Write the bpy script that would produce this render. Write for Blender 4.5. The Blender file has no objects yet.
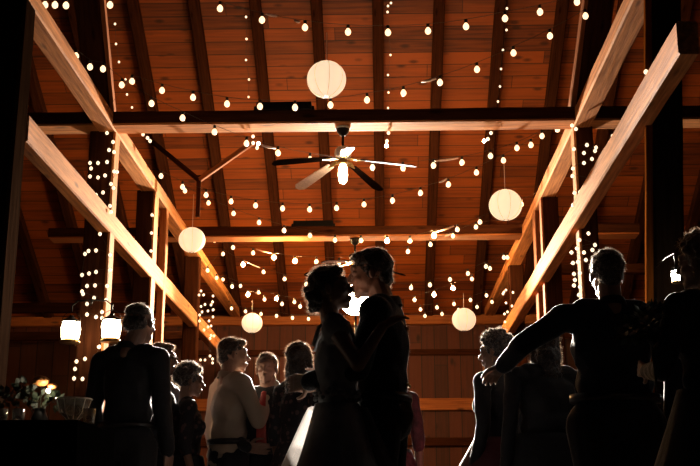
import bpy, bmesh, math, random
from mathutils import Vector, Matrix, Euler, noise
random.seed(7)
PI = math.pi
SC = bpy.context.scene
COL = SC.collection

# ------------------------------------------------------------------ camera
FPX = 1121.0
PITCH = math.radians(14.93); YAW = math.radians(1.68)
CAM = Vector((0, 0, 0.45))
RC = Euler((PI/2 + PITCH, 0, YAW), 'XYZ').to_matrix()
cd = bpy.data.cameras.new('camera'); cam = bpy.data.objects.new('camera', cd); COL.objects.link(cam)
cam.location = CAM; cam.rotation_euler = (PI/2 + PITCH, 0, YAW)
cd.sensor_width = 36; cd.lens = 36*FPX/700; cd.clip_end = 200; cd.clip_start = .05
SC.camera = cam

def ray(px, py): return RC @ Vector(((px-350)/FPX, -(py-233)/FPX, -1))
def at(px, py, d):
    r = ray(px, py); return CAM + r*(d/r.y)
def at_z(px, py, z):
    r = ray(px, py); return CAM + r*((z-CAM.z)/r.z)
ROOF_S = math.tan(math.radians(31.3)); WALL_D = 19.0; EAVE = 4.05
def roof_z(d): return EAVE + (WALL_D-d)*ROOF_S
def at_roof(px, py, off=.2):
    r = ray(px, py)   # z = EAVE + (WALL_D - y)*S - off
    t = (EAVE + WALL_D*ROOF_S - off - CAM.z)/(r.z + ROOF_S*r.y); return CAM + r*t

# ------------------------------------------------------------------ materials
def mat(name): 
    m = bpy.data.materials.new(name); m.use_nodes = True
    return m, m.node_tree, m.node_tree.nodes['Principled BSDF']
def plain(name, col, rough=.6, metal=0, bump=0, bscale=60, var=.15, sheen=0, spec=.5):
    m, nt, b = mat(name); N = nt.nodes; L = nt.links
    tc = N.new('ShaderNodeTexCoord'); n = N.new('ShaderNodeTexNoise'); n.inputs['Scale'].default_value = bscale; n.inputs['Detail'].default_value = 4
    L.new(tc.outputs['Object'], n.inputs['Vector'])
    r = N.new('ShaderNodeValToRGB'); L.new(n.outputs['Fac'], r.inputs['Fac'])
    r.color_ramp.elements[0].position = .3; r.color_ramp.elements[1].position = .7
    r.color_ramp.elements[0].color = tuple(c*(1-var) for c in col)+(1,); r.color_ramp.elements[1].color = tuple(min(1, c*(1+var)) for c in col)+(1,)
    L.new(r.outputs['Color'], b.inputs['Base Color'])
    b.inputs['Roughness'].default_value = rough; b.inputs['Metallic'].default_value = metal
    b.inputs['Specular IOR Level'].default_value = spec
    if sheen: b.inputs['Sheen Weight'].default_value = sheen; b.inputs['Sheen Roughness'].default_value = .25
    if bump:
        bp = N.new('ShaderNodeBump'); bp.inputs['Strength'].default_value = bump; bp.inputs['Distance'].default_value = .01
        L.new(n.outputs['Fac'], bp.inputs['Height']); L.new(bp.outputs['Normal'], b.inputs['Normal'])
    return m
def emis(name, col, s):
    m, nt, b = mat(name); b.inputs['Base Color'].default_value = (.8, .75, .65, 1)
    b.inputs['Emission Color'].default_value = col+(1,); b.inputs['Emission Strength'].default_value = s
    b.inputs['Roughness'].default_value = .3
    return m
def timber(name, c0, c1, rough=.75, knots=True, bump=.5):
    """hewn timber, grain along local X"""
    m, nt, b = mat(name); N = nt.nodes; L = nt.links
    tc = N.new('ShaderNodeTexCoord'); mp = N.new('ShaderNodeMapping'); mp.inputs['Scale'].default_value = (.8, 14, 14)
    L.new(tc.outputs['Object'], mp.inputs['Vector'])
    n = N.new('ShaderNodeTexNoise'); n.inputs['Scale'].default_value = 2.2; n.inputs['Detail'].default_value = 6; n.inputs['Roughness'].default_value = .65
    L.new(mp.outputs['Vector'], n.inputs['Vector'])
    r = N.new('ShaderNodeValToRGB'); L.new(n.outputs['Fac'], r.inputs['Fac'])
    r.color_ramp.elements[0].position = .32; r.color_ramp.elements[1].position = .66
    r.color_ramp.elements[0].color = c0+(1,); r.color_ramp.elements[1].color = c1+(1,)
    out = r.outputs['Color']
    if knots:
        mk = N.new('ShaderNodeMapping'); mk.inputs['Scale'].default_value = (1.4, 5, 5); L.new(tc.outputs['Object'], mk.inputs['Vector'])
        v = N.new('ShaderNodeTexVoronoi'); v.inputs['Scale'].default_value = 1.3; L.new(mk.outputs['Vector'], v.inputs['Vector'])
        kr = N.new('ShaderNodeValToRGB'); L.new(v.outputs['Distance'], kr.inputs['Fac'])
        kr.color_ramp.elements[0].position = .07; kr.color_ramp.elements[1].position = .17
        kr.color_ramp.elements[0].color = (.25, .25, .25, 1); kr.color_ramp.elements[1].color = (1, 1, 1, 1)
        mx = N.new('ShaderNodeMixRGB'); mx.blend_type = 'MULTIPLY'; mx.inputs['Fac'].default_value = .9
        L.new(out, mx.inputs['Color1']); L.new(kr.outputs['Color'], mx.inputs['Color2']); out = mx.outputs['Color']
    L.new(out, b.inputs['Base Color']); b.inputs['Roughness'].default_value = rough; b.inputs['Specular IOR Level'].default_value = .4 if c0[0] > .1 else 0
    bp = N.new('ShaderNodeBump'); bp.inputs['Strength'].default_value = bump; bp.inputs['Distance'].default_value = .012
    L.new(n.outputs['Fac'], bp.inputs['Height']); L.new(bp.outputs['Normal'], b.inputs['Normal'])
    return m
def boards(name, c0, c1, width, along='X', rough=.7):
    """boards laid side by side: grain along one local axis, rows across the other"""
    m, nt, b = mat(name); N = nt.nodes; L = nt.links
    tc = N.new('ShaderNodeTexCoord'); sp = N.new('ShaderNodeSeparateXYZ'); L.new(tc.outputs['Object'], sp.inputs[0])
    a, c = ('X', 'Y') if along == 'X' else ('Z', 'X')
    def math_(op, x, y=None, v=None):
        q = N.new('ShaderNodeMath'); q.operation = op; L.new(x, q.inputs[0])
        if y is not None: L.new(y, q.inputs[1])
        if v is not None: q.inputs[1].default_value = v
        return q.outputs[0]
    row = math_('DIVIDE', sp.outputs[c], v=width)
    fl = math_('FLOOR', row); fr = math_('FRACT', row)
    wn = N.new('ShaderNodeTexWhiteNoise'); wn.noise_dimensions = '1D'; L.new(fl, wn.inputs['W'])
    # each board is shifted along its length, butt joints every 3.2 m
    sh = math_('MULTIPLY', wn.outputs['Value'], v=3.2); lx = math_('ADD', sp.outputs[a], sh); lj = math_('DIVIDE', lx, v=3.2)
    jf = math_('FRACT', lj); jl = math_('FLOOR', lj)
    idc = N.new('ShaderNodeCombineXYZ'); L.new(fl, idc.inputs[0]); L.new(jl, idc.inputs[1])
    wn2 = N.new('ShaderNodeTexWhiteNoise'); wn2.noise_dimensions = '3D'; L.new(idc.outputs[0], wn2.inputs['Vector'])
    cb = N.new('ShaderNodeCombineXYZ'); L.new(math_('MULTIPLY', lx, v=.9), cb.inputs[0]); L.new(math_('MULTIPLY', sp.outputs[c], v=16), cb.inputs[1]); L.new(math_('MULTIPLY', fl, v=7.3), cb.inputs[2])
    n = N.new('ShaderNodeTexNoise'); n.inputs['Scale'].default_value = 1.6; n.inputs['Detail'].default_value = 6; L.new(cb.outputs[0], n.inputs['Vector'])
    mixf = math_('ADD', math_('MULTIPLY', n.outputs['Fac'], v=.8), math_('MULTIPLY', wn2.outputs['Value'], v=.5))
    r = N.new('ShaderNodeValToRGB'); L.new(mixf, r.inputs['Fac'])
    r.color_ramp.elements[0].position = .2; r.color_ramp.elements[1].position = .85
    r.color_ramp.elements[0].color = c0+(1,); r.color_ramp.elements[1].color = c1+(1,)
    # knots
    kb = N.new('ShaderNodeCombineXYZ'); L.new(math_('MULTIPLY', lx, v=2.2), kb.inputs[0]); L.new(math_('MULTIPLY', sp.outputs[c], v=4.5), kb.inputs[1])
    v = N.new('ShaderNodeTexVoronoi'); v.inputs['Scale'].default_value = 1.0; L.new(kb.outputs[0], v.inputs['Vector'])
    kr = N.new('ShaderNodeValToRGB'); L.new(v.outputs['Distance'], kr.inputs['Fac'])
    kr.color_ramp.elements[0].position = .08; kr.color_ramp.elements[1].position = .2
    kr.color_ramp.elements[0].color = (.2, .16, .12, 1); kr.color_ramp.elements[1].color = (1, 1, 1, 1)
    mx = N.new('ShaderNodeMixRGB'); mx.blend_type = 'MULTIPLY'; mx.inputs['Fac'].default_value = .85
    L.new(r.outputs['Color'], mx.inputs['Color1']); L.new(kr.outputs['Color'], mx.inputs['Color2'])
    # seams
    d1 = math_('ABSOLUTE', math_('SUBTRACT', fr, v=.5)); seam = math_('LESS_THAN', d1, v=.465)
    d2 = math_('ABSOLUTE', math_('SUBTRACT', jf, v=.5)); seam2 = math_('LESS_THAN', d2, v=.4985)
    sm = math_('MULTIPLY', seam, seam2); sm2 = math_('ADD', math_('MULTIPLY', sm, v=.75), v=.25)
    mm = N.new('ShaderNodeMixRGB'); mm.blend_type = 'MULTIPLY'; mm.inputs['Fac'].default_value = 1
    L.new(mx.outputs['Color'], mm.inputs['Color1']); L.new(sm2, mm.inputs['Color2'])
    L.new(mm.outputs['Color'], b.inputs['Base Color']); b.inputs['Roughness'].default_value = rough
    hh = math_('ADD', math_('MULTIPLY', sm, v=1.0), math_('MULTIPLY', n.outputs['Fac'], v=.25))
    bp = N.new('ShaderNodeBump'); bp.inputs['Strength'].default_value = .6; bp.inputs['Distance'].default_value = .01
    L.new(hh, bp.inputs['Height']); L.new(bp.outputs['Normal'], b.inputs['Normal'])
    return m

M = {}
M['roof'] = boards('roof_boards', (.05, .007, .0008), (.38, .080, .005), .21, 'X')
M['wall'] = boards('wall_boards', (.042, .007, .0015), (.11, .021, .004), .22, 'Z')
M['side'] = boards('side_boards', (.05, .016, .006), (.10, .03, .010), .24, 'Z')
M['floor'] = boards('floor_boards', (.012, .007, .005), (.03, .017, .010), .14, 'X')
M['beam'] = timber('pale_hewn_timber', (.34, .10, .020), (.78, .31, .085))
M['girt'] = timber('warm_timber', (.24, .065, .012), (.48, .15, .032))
M['litedge'] = timber('lit_edge_orange', (.10, .025, .004), (.24, .065, .010))
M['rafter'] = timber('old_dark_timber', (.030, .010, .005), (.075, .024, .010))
M['dark'] = timber('dark_timber', (.010, .005, .003), (.022, .011, .006), knots=False)
M['cord'] = plain('pale_cord', (.55, .42, .36), .3)
M['cordshine'] = plain('pale_highlight', (.75, .52, .46), .35)
M['tinylamp'] = emis('tiny_lamp', (1, .82, .6), 260)
M['seam'] = plain('paper_seam', (.45, .33, .2), .8)
M['wire'] = plain('dark_wire', (.02, .014, .010), .35)
M['socket'] = plain('black_socket', (.012, .010, .009), .4)
M['bulb'] = emis('warm_bulb', (1, .62, .34), 2.3)
M['bright'] = emis('bright_warm_bulb', (1, .56, .22), 1600)
M['brightfairy'] = emis('bright_fairy_bulb', (1, .55, .22), 200)
M['fairy'] = emis('fairy_bulb', (1, .70, .44), 1.8)
M['flash'] = emis('flash_dome', (1, .76, .48), 50)
M['fanbulb'] = emis('fan_bulb', (1, .76, .46), 60)
M['candle'] = emis('lantern_glow', (1, .78, .48), 18)
M['whitelamp'] = emis('white_lamp', (1, .95, .82), 70)
M['blackmetal'] = plain('black_metal', (.015, .014, .013), .35, .6)
M['whitemetal'] = plain('white_enamel', (.75, .70, .66), .3)
M['brass'] = plain('worn_brass', (.45, .28, .10), .3, .9)
M['blade_lit'] = plain('lit_blade', (.60, .42, .34), .4)
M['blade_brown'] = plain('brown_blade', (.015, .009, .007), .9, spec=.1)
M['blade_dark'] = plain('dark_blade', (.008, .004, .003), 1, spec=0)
M['skin'] = plain('skin', (.25, .135, .088), .45, bump=.1, bscale=140, var=.08, sheen=.3)
M['hair_dark'] = plain('dark_hair', (.018, .011, .008), .38, bump=.8, bscale=90, var=.4, sheen=1)
M['hair_grey'] = plain('grey_hair', (.035, .03, .028), .4, bump=.8, bscale=90, var=.3, sheen=1)
M['hair_brown'] = plain('brown_hair', (.07, .035, .018), .38, bump=.8, bscale=90, var=.4, sheen=1)
M['black_cloth'] = plain('black_cloth', (.008, .008, .010), .85, bump=.3, bscale=40, sheen=.45)
M['matte_black'] = plain('matte_black_cloth', (.006, .006, .006), 1, spec=0)
M['navy_cloth'] = plain('navy_cloth', (.008, .010, .018), .85, bump=.3, bscale=40, sheen=.45)
M['charcoal'] = plain('charcoal_wool', (.012, .012, .014), .9, bump=.3, bscale=60, sheen=.45)
M['white_shirt'] = plain('white_shirt', (.32, .25, .18), .7, bump=.6, bscale=9, var=.05)
M['gown'] = plain('ivory_gown', (.22, .22, .22), .7, bump=.4, bscale=30, var=.12)
M['red'] = plain('red_tie', (.30, .02, .012), .5)
M['leather'] = plain('black_leather', (.012, .010, .009), .35)
M['dark_red_cloth'] = plain('dark_red_cloth', (.06, .008, .012), .8)
M['pink'] = plain('pink_cloth', (.10, .022, .028), .75, var=.5, bscale=25)
def floral(name, base, spot):
    m, nt, b = mat(name); N = nt.nodes; L = nt.links
    tc = N.new('ShaderNodeTexCoord'); v = N.new('ShaderNodeTexVoronoi'); v.inputs['Scale'].default_value = 22; L.new(tc.outputs['Object'], v.inputs['Vector'])
    r = N.new('ShaderNodeValToRGB'); L.new(v.outputs['Distance'], r.inputs['Fac'])
    r.color_ramp.elements[0].position = .28; r.color_ramp.elements[1].position = .36
    r.color_ramp.elements[0].color = spot+(1,); r.color_ramp.elements[1].color = base+(1,)
    L.new(r.outputs['Color'], b.inputs['Base Color']); b.inputs['Roughness'].default_value = .8; return m
M['floral'] = floral('floral_dark', (.010, .009, .012), (.10, .05, .05))
M['leaf'] = plain('leaf', (.014, .022, .010), .6)
M['petal_pale'] = plain('pale_petal', (.50, .44, .36), .6)
M['petal_orange'] = plain('orange_petal', (.55, .22, .06), .6)
m, nt, b = mat('clear_glass'); b.inputs['Roughness'].default_value = .06; b.inputs['Transmission Weight'].default_value = .85; b.inputs['IOR'].default_value = 1.45; b.inputs['Base Color'].default_value = (.9, .85, .78, 1); M['glass'] = m
# thin paper: light passes through it, plus a weak painted glow
m = bpy.data.materials.new('lantern_paper'); m.use_nodes = True; nt = m.node_tree; N = nt.nodes; L = nt.links; N.remove(N['Principled BSDF'])
df = N.new('ShaderNodeBsdfDiffuse'); tr = N.new('ShaderNodeBsdfTranslucent'); mx = N.new('ShaderNodeMixShader'); em = N.new('ShaderNodeEmission'); ad = N.new('ShaderNodeAddShader')
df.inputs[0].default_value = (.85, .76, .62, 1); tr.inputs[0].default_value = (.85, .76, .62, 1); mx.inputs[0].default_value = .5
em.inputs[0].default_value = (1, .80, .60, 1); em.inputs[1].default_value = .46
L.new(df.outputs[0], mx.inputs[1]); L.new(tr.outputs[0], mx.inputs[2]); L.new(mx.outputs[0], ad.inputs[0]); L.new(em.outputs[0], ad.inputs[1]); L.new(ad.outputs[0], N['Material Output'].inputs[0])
M['paper'] = m
m = bpy.data.materials.new('tulle'); m.use_nodes = True; nt = m.node_tree; N = nt.nodes; L = nt.links; N.remove(N['Principled BSDF'])
tp = N.new('ShaderNodeBsdfTransparent'); tr = N.new('ShaderNodeBsdfTranslucent'); mx = N.new('ShaderNodeMixShader'); lw = N.new('ShaderNodeLayerWeight'); lw.inputs[0].default_value = .2
tr.inputs[0].default_value = (.85, .8, .75, 1); L.new(lw.outputs['Facing'], mx.inputs[0]); L.new(tp.outputs[0], mx.inputs[1]); L.new(tr.outputs[0], mx.inputs[2]); L.new(mx.outputs[0], N['Material Output'].inputs[0]); M['tulle'] = m
for nm, c in (('fuzz', (.32, .22, .15)), ('fuzz_pale', (.50, .42, .34)), ('lint', (.22, .19, .17))):
    m = bpy.data.materials.new(nm); m.use_nodes = True; nt = m.node_tree; N = nt.nodes; L = nt.links; N.remove(N['Principled BSDF'])
    df = N.new('ShaderNodeBsdfDiffuse'); tr = N.new('ShaderNodeBsdfTranslucent'); mx = N.new('ShaderNodeMixShader'); df.inputs[0].default_value = c+(1,); tr.inputs[0].default_value = c+(1,); mx.inputs[0].default_value = .5
    L.new(df.outputs[0], mx.inputs[1]); L.new(tr.outputs[0], mx.inputs[2]); L.new(mx.outputs[0], N['Material Output'].inputs[0]); M[nm] = m

# ------------------------------------------------------------------ mesh helpers
def link(name, bm, m, parent=None, smooth=False, loc=None, rot=None):
    me = bpy.data.meshes.new(name)
    bmesh.ops.recalc_face_normals(bm, faces=bm.faces)
    bm.to_mesh(me); bm.free(); me.materials.append(m)
    if smooth:
        for p in me.polygons: p.use_smooth = True
    o = bpy.data.objects.new(name, me); COL.objects.link(o)
    if parent: o.parent = parent
    if loc is not None: o.location = loc
    if rot is not None: o.rotation_euler = rot
    return o
def tag(o, label=None, cat=None, group=None, kind=None):
    if label: o['label'] = label
    if cat: o['category'] = cat
    if group: o['group'] = group
    if kind: o['kind'] = kind
    return o
def empty(name, loc, rz=0):
    o = bpy.data.objects.new(name, None); COL.objects.link(o); o.location = loc; o.rotation_euler = (0, 0, rz); o.empty_display_size = .1; return o
def box(bm, lo, hi, bev=0):
    ge = bmesh.ops.create_cube(bm, size=1); vs = ge['verts']
    lo = Vector(lo); hi = Vector(hi); c = (lo+hi)/2; s = hi-lo
    for v in vs: v.co = Vector((v.co.x*s.x, v.co.y*s.y, v.co.z*s.z))+c
    if bev:
        es = list({e for v in vs for e in v.link_edges}); bmesh.ops.bevel(bm, geom=es, offset=bev, segments=2, profile=.6, affect='EDGES')
def frame_of(d):
    d = Vector(d).normalized(); up = Vector((0, 0, 1)) if abs(d.z) < .95 else Vector((1, 0, 0))
    a = d.cross(up).normalized(); b_ = a.cross(d).normalized(); return a, b_, d
def rings(bm, data, seg=12, cap=True):
    """data: list of (centre, radius a, radius b, axis a, axis b)"""
    prev = None; first = None
    for c, ra, rb, A, B in data:
        vs = [bm.verts.new(c + A*(ra*math.cos(2*PI*k/seg)) + B*(rb*math.sin(2*PI*k/seg))) for k in range(seg)]
        if prev:
            for k in range(seg): bm.faces.new((prev[k], prev[(k+1) % seg], vs[(k+1) % seg], vs[k]))
        else: first = vs
        prev = vs
    if cap: bm.faces.new(first[::-1]); bm.faces.new(prev)
def capsule(bm, p, q, r1, r2, seg=12, sq=1.0):
    p = Vector(p); q = Vector(q); a, b_, d = frame_of(q-p); data = []
    for k in range(5):
        t = PI/2*(k/4) ; data.append((p - d*(r1*math.cos(t)), max(.0015, r1*math.sin(t)), max(.0015, r1*math.sin(t))*sq, a, b_))
    for k in range(5):
        t = PI/2*(k/4); data.append((q + d*(r2*math.sin(t)), max(.0015, r2*math.cos(t)), max(.0015, r2*math.cos(t))*sq, a, b_))
    rings(bm, data, seg)
def ball(bm, c, r, rot=None, sub=2):
    g = bmesh.ops.create_icosphere(bm, subdivisions=sub, radius=1)
    R = rot if rot is not None else Matrix.Identity(3)
    rr = Vector((r, r, r)) if isinstance(r, (int, float)) else Vector(r)
    for v in g['verts']: v.co = R @ Vector((v.co.x*rr.x, v.co.y*rr.y, v.co.z*rr.z)) + Vector(c)
def tube(bm, pts, r, seg=6, cap=True):
    data = []; pts = [Vector(p) for p in pts]; A = None
    for i, p in enumerate(pts):
        d = (pts[min(i+1, len(pts)-1)] - pts[max(i-1, 0)])
        if d.length < 1e-6: d = Vector((0, 0, 1))
        d.normalize()
        if A is None: A, _, _ = frame_of(d)
        A = (A - d*A.dot(d)).normalized(); B = d.cross(A)
        rr = r[i] if isinstance(r, (list, tuple)) else r
        data.append((p, rr, rr, A, B))
    rings(bm, data, seg, cap)
def lathe(bm, prof, seg=24, c=(0, 0, 0), cap=True):
    X = Vector((1, 0, 0)); Y = Vector((0, 1, 0))
    rings(bm, [(Vector(c)+Vector((0, 0, z)), max(r, .0008), max(r, .0008), X, Y) for r, z in prof], seg, cap)
def beam(name, p, q, w, h, m, label=None, cat='beam', group=None, kind=None, rough=.006, roll=None):
    """hewn timber from p to q, w sideways, h up; local X runs along it"""
    p = Vector(p); q = Vector(q); Ln = (q-p).length; d = (q-p).normalized()
    bm = bmesh.new(); n = max(2, int(Ln/.25)); prof = []
    bv = min(w, h)*.09
    for sx, sy, ox, oy in ((-1, -1, bv, 0), (1, -1, -bv, 0), (1, -1, 0, bv), (1, 1, 0, -bv), (1, 1, -bv, 0), (-1, 1, bv, 0), (-1, 1, 0, -bv), (-1, -1, 0, bv)):
        prof.append((sx*w/2+ox, sy*h/2+oy))
    prev = None; sd = random.random()*100
    for i in range(n+1):
        x = Ln*i/n; ring = []
        for (a, c) in prof:
            k = noise.noise(Vector((x*1.3, a*3, c*3+sd)))*rough*2 + noise.noise(Vector((x*5, a*20, c*20+sd)))*rough*.7
            ring.append(bm.verts.new((x, a*(1+k/w), c*(1+k/h))))
        if prev:
            for j in range(8): bm.faces.new((prev[j], prev[(j+1) % 8], ring[(j+1) % 8], ring[j]))
        else: bm.faces.new(ring[::-1])
        prev = ring
    bm.faces.new(prev)
    up = Vector((0, 0, 1)) if abs(d.z) < .97 else Vector((0, 1, 0))
    side = up.cross(d).normalized(); u2 = d.cross(side)
    R = Matrix((d, side, u2)).transposed().to_4x4()
    o = link(name, bm, m); o.matrix_world = Matrix.Translation(p) @ R
    if kind: tag(o, kind=kind)
    else: tag(o, label, cat, group)
    return o
def fuse(name, bm, m, parent, voxel=.006, smooth=4, disp=0, dscale=30, lap=.5):
    """one continuous skin from overlapping closed pieces"""
    me = bpy.data.meshes.new(name); bmesh.ops.recalc_face_normals(bm, faces=bm.faces); bm.to_mesh(me); bm.free()
    o = bpy.data.objects.new(name+'_tmp', me); COL.objects.link(o)
    r = o.modifiers.new('r', 'REMESH'); r.mode = 'VOXEL'; r.voxel_size = voxel; r.use_smooth_shade = True
    s = o.modifiers.new('s', 'SMOOTH'); s.factor = lap; s.iterations = smooth
    bpy.context.view_layer.update(); dg = bpy.context.evaluated_depsgraph_get()
    nm = bpy.data.meshes.new_from_object(o.evaluated_get(dg)); nm.name = name
    bpy.data.objects.remove(o); bpy.data.meshes.remove(me)
    if disp:
        nm.calc_loop_triangles() if False else None
        nr = [v.normal.copy() for v in nm.vertices]
        for v, n_ in zip(nm.vertices, nr): v.co += n_*(noise.noise(v.co*dscale)*disp + noise.noise(v.co*dscale*2.3)*disp*.5)
    nm.materials.clear(); nm.materials.append(m)
    for p in nm.polygons: p.use_smooth = True
    q = bpy.data.objects.new(name, nm); COL.objects.link(q); q.parent = parent
    return q

# ------------------------------------------------------------------ setting
XL, XR = -2.44, 1.75; XR2 = 1.68
ZB, ZT = 4.02, 4.14       # underside and top of the tie level
bm = bmesh.new(); box(bm, (-7, -2, -.1), (7, 20, 0)); tag(link('floor', bm, M['floor']), kind='structure')
sl = math.atan(ROOF_S); slen = (WALL_D+.3-6.5)/math.cos(sl)
bm = bmesh.new(); box(bm, (-7, 0, 0), (7, slen, .05))
ce = link('ceiling', bm, M['roof'], loc=(0, WALL_D+.3, EAVE-.3*ROOF_S)); ce.matrix_world = Matrix.Translation((0, WALL_D+.3, EAVE-.3*ROOF_S+.09)) @ Matrix.Rotation(PI-sl, 4, 'X') @ Matrix.Scale(-1, 4, (0, 0, 1)); tag(ce, kind='structure')
bm = bmesh.new(); box(bm, (-7, WALL_D, 0), (7, WALL_D+.08, EAVE+.02)); tag(link('wall_back', bm, M['wall']), kind='structure')
for nm, x0, x1 in (('wall_left', -7.08, -7), ('wall_right', 7, 7.08)):
    bm = bmesh.new()
    vs = [(6.5, 0), (WALL_D+.08, 0), (WALL_D+.08, EAVE), (6.5, roof_z(6.5))]
    a = [bm.verts.new((x0, y, z)) for y, z in vs]; c = [bm.verts.new((x1, y, z)) for y, z in vs]
    bm.faces.new(a); bm.faces.new(c[::-1])
    for i in range(4): bm.faces.new((a[i], a[(i+1) % 4], c[(i+1) % 4], c[i]))
    tag(link(nm, bm, M['side']), kind='structure')
for nm, x0, x1 in (('wall_left_bay', -7, XL-.25), ('wall_right_bay', XR+.3, 7)):
    bm = bmesh.new(); box(bm, (x0, 16.1, 0), (x1, 16.16, 3.14)); tag(link(nm, bm, M['side']), kind='structure')
# rafters down the roof slope (x read where they cross the wall)
tn = 1
sp = .82
for k in range(-7, 8):
    x = -.03 + k*sp
    y0, y1 = WALL_D-.02, 7.0
    o = beam('trim_%d' % tn, (x, y0, roof_z(y0)-.02), (x, y1, roof_z(y1)-.02), .15, .15, M['rafter'], kind='structure', rough=.004); tn += 1
# wall plate and girts on the back wall
for zc, h, w, m_ in ((EAVE-.10, .16, .12, 'girt'), (3.40, .10, .07, 'wall'), (2.52, .2, .07, 'girt'), (1.9, .14, .07, 'wall'), (.5, .14, .07, 'wall')):
    beam('trim_%d' % tn, (-6.9, WALL_D-w/2, zc), (6.9, WALL_D-w/2, zc), w, h, M['girt'] if m_ == 'girt' else M['rafter'], kind='structure'); tn += 1

# long floor beams of the two side lofts
LB = 'long loft beams'
beam('loft_beam', (XL-.08, 7.0, (ZB+ZT)/2), (XL-.08, WALL_D-.1, (ZB+ZT)/2), .17, ZT-ZB+.02, M['beam'], 'upper of the two pale timbers running to the back wall on the left', 'beam')
beam('loft_beam', (XR+.08, 6.4, (ZB+ZT)/2), (XR+.08, WALL_D-.1, (ZB+ZT)/2), .17, ZT-ZB+.02, M['beam'], 'upper of the two pale timbers running to the back wall on the right', 'beam')
beam('loft_rail', (XL-.06, 7.25, 3.155), (XL-.06, WALL_D-.1, 3.155), .12, .20, M['beam'], 'lower pale rail running to the back wall on the left, under the loft beam', 'beam')
beam('loft_rail', (XR2+.06, 5.9, 3.155), (XR2+.06, WALL_D-.1, 3.155), .12, .20, M['beam'], 'lower pale rail running to the back wall on the right, under the loft beam', 'beam')
# cross ties
beam('tie_beam', (-5.5, 7.0, 4.12), (5, 7.0, 4.12), .14, .14, M['rafter'], 'dark tie beam nearest the camera, along the top edge of the picture', 'beam')
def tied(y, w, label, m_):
    p = Vector((-4.2, y, 4.095)); o = beam('tie_beam', p, (3.2, y, 4.095), w, .115, M['rafter'], label)  # body coloured dark for the tie's shaded front
    b_ = beam('lit_underside', (-4.19, y, 4.028), (3.19, y, 4.028), w*.98, .02, M[m_], rough=.001)  # the tie's lit underside, its light painted as a paler strip
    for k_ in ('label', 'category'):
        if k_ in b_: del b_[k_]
    b_['label'] = 'lit underside of the tie, painted pale'; b_.parent = o; b_.matrix_parent_inverse = Matrix.Translation(p).inverted()
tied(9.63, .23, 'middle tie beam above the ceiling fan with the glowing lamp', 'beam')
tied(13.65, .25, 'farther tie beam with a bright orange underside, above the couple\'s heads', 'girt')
def post(x, y, w, dpt, z0, z1, m, label, name='post', cat='post', group=None):
    return beam(name, (x, y, z0), (x, y, z1), w, dpt, m, label, cat, group)
DF = M['girt']
post(XL-.125, 7.1, .25, .24, 0, 4.02, M['dark'], 'dark post at the left edge of the picture')
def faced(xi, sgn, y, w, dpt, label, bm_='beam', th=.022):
    o = post(xi+sgn*(w/2+th), y, w, dpt, 0, 4.02, M['rafter'], label)  # dark body carries the shade of the unlit front
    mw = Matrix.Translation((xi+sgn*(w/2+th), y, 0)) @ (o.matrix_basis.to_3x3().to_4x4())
    b_ = beam('lit_inner_face', (xi+sgn*th/2, y, .01), (xi+sgn*th/2, y, 4.01), th, dpt*.98, M[bm_], kind=None, rough=.001)  # the post's lit face as a pale strip, light put into its colour
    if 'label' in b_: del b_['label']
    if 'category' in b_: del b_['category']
    b_['label'] = 'lit inner face of the post, painted pale'; b_.parent = o; b_.matrix_parent_inverse = mw.inverted()
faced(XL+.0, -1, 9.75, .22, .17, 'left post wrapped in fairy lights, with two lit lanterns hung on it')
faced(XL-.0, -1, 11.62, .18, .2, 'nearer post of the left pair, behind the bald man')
post(XL-.04, 12.25, .08, .12, 0, 4.02, M['beam'], 'thin farther post of the left pair, behind the bald man')
post(XL-.10, 14.6, .2, .18, 0, 4.02, M['rafter'], 'farthest slim post on the left, behind the short-haired woman')
pa = at(648.5, 300, 7.05); pb = at(647, 0, 7.05); pt_ = (pb-pa)/(pb.z-pa.z)
def on(z, dx): q = pa+pt_*(z-pa.z); return (q.x+dx, 7.15 if dx > .1 else 7.08, z)
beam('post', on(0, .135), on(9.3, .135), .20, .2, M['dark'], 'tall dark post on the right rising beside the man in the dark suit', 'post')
beam('board', on(0, .012), on(9.3, .012), .045, .05, M['litedge'], 'lit inner edge of the tall right post, painted orange', 'board')  # the post's lit edge built as an orange strip
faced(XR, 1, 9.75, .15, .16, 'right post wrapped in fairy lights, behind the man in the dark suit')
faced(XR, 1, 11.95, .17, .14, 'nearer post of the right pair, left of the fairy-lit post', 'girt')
post(XR+.04, 12.5, .08, .2, 0, 4.02, DF, 'farther post of the right pair, left of the fairy-lit post')
post(XR+.10, 15.2, .2, .16, 0, 4.02, M['rafter'], 'farthest slim dark post on the right, near the back wall')
# sloping struts above the loft beams
for (b_, t_, sg, side) in (((113.5, 116), (103, 4), -1, 'left'), ((571, 116), (585, 4), 1, 'right')):
    B = at(b_[0], b_[1], 9.72); Tt = at(t_[0], t_[1], 9.0); dv = (Tt-B); Bb = B + dv*((4.165-B.z)/dv.z); E_ = B + dv*2.5
    ox = Vector((sg*.135, 0, 0))
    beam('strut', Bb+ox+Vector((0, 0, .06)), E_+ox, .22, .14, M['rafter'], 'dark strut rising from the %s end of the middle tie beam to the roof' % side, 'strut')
    beam('strut_lit_edge', Bb+Vector((0, 0, .02)), E_, .04, .1, M['girt'], 'thin lit edge, painted orange, on the inner side of the %s strut' % side, 'board')  # light on the strut's inner edge painted as an orange strip
# braces of a farther frame under the roof
a = at(199, 180, 12.0); beam('roof_brace', a, at(252, 143, 12.0), .05, .05, M['girt'], 'upward brace leaning right towards the tie beam, over the left paper lantern', 'brace')  # right brace coloured as lit, left one as dim
beam('roof_brace', a, at(150, 140, 12.0), .05, .05, M['rafter'], 'upward brace leaning left towards the loft beam, over the left paper lantern', 'brace')
beam('hanging_post', a + Vector((0, .0, .05)), Vector((a.x, 12.0, 3.85)), .05, .05, M['rafter'], 'thin hanging post beneath the two small braces on the left', 'post')
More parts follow.
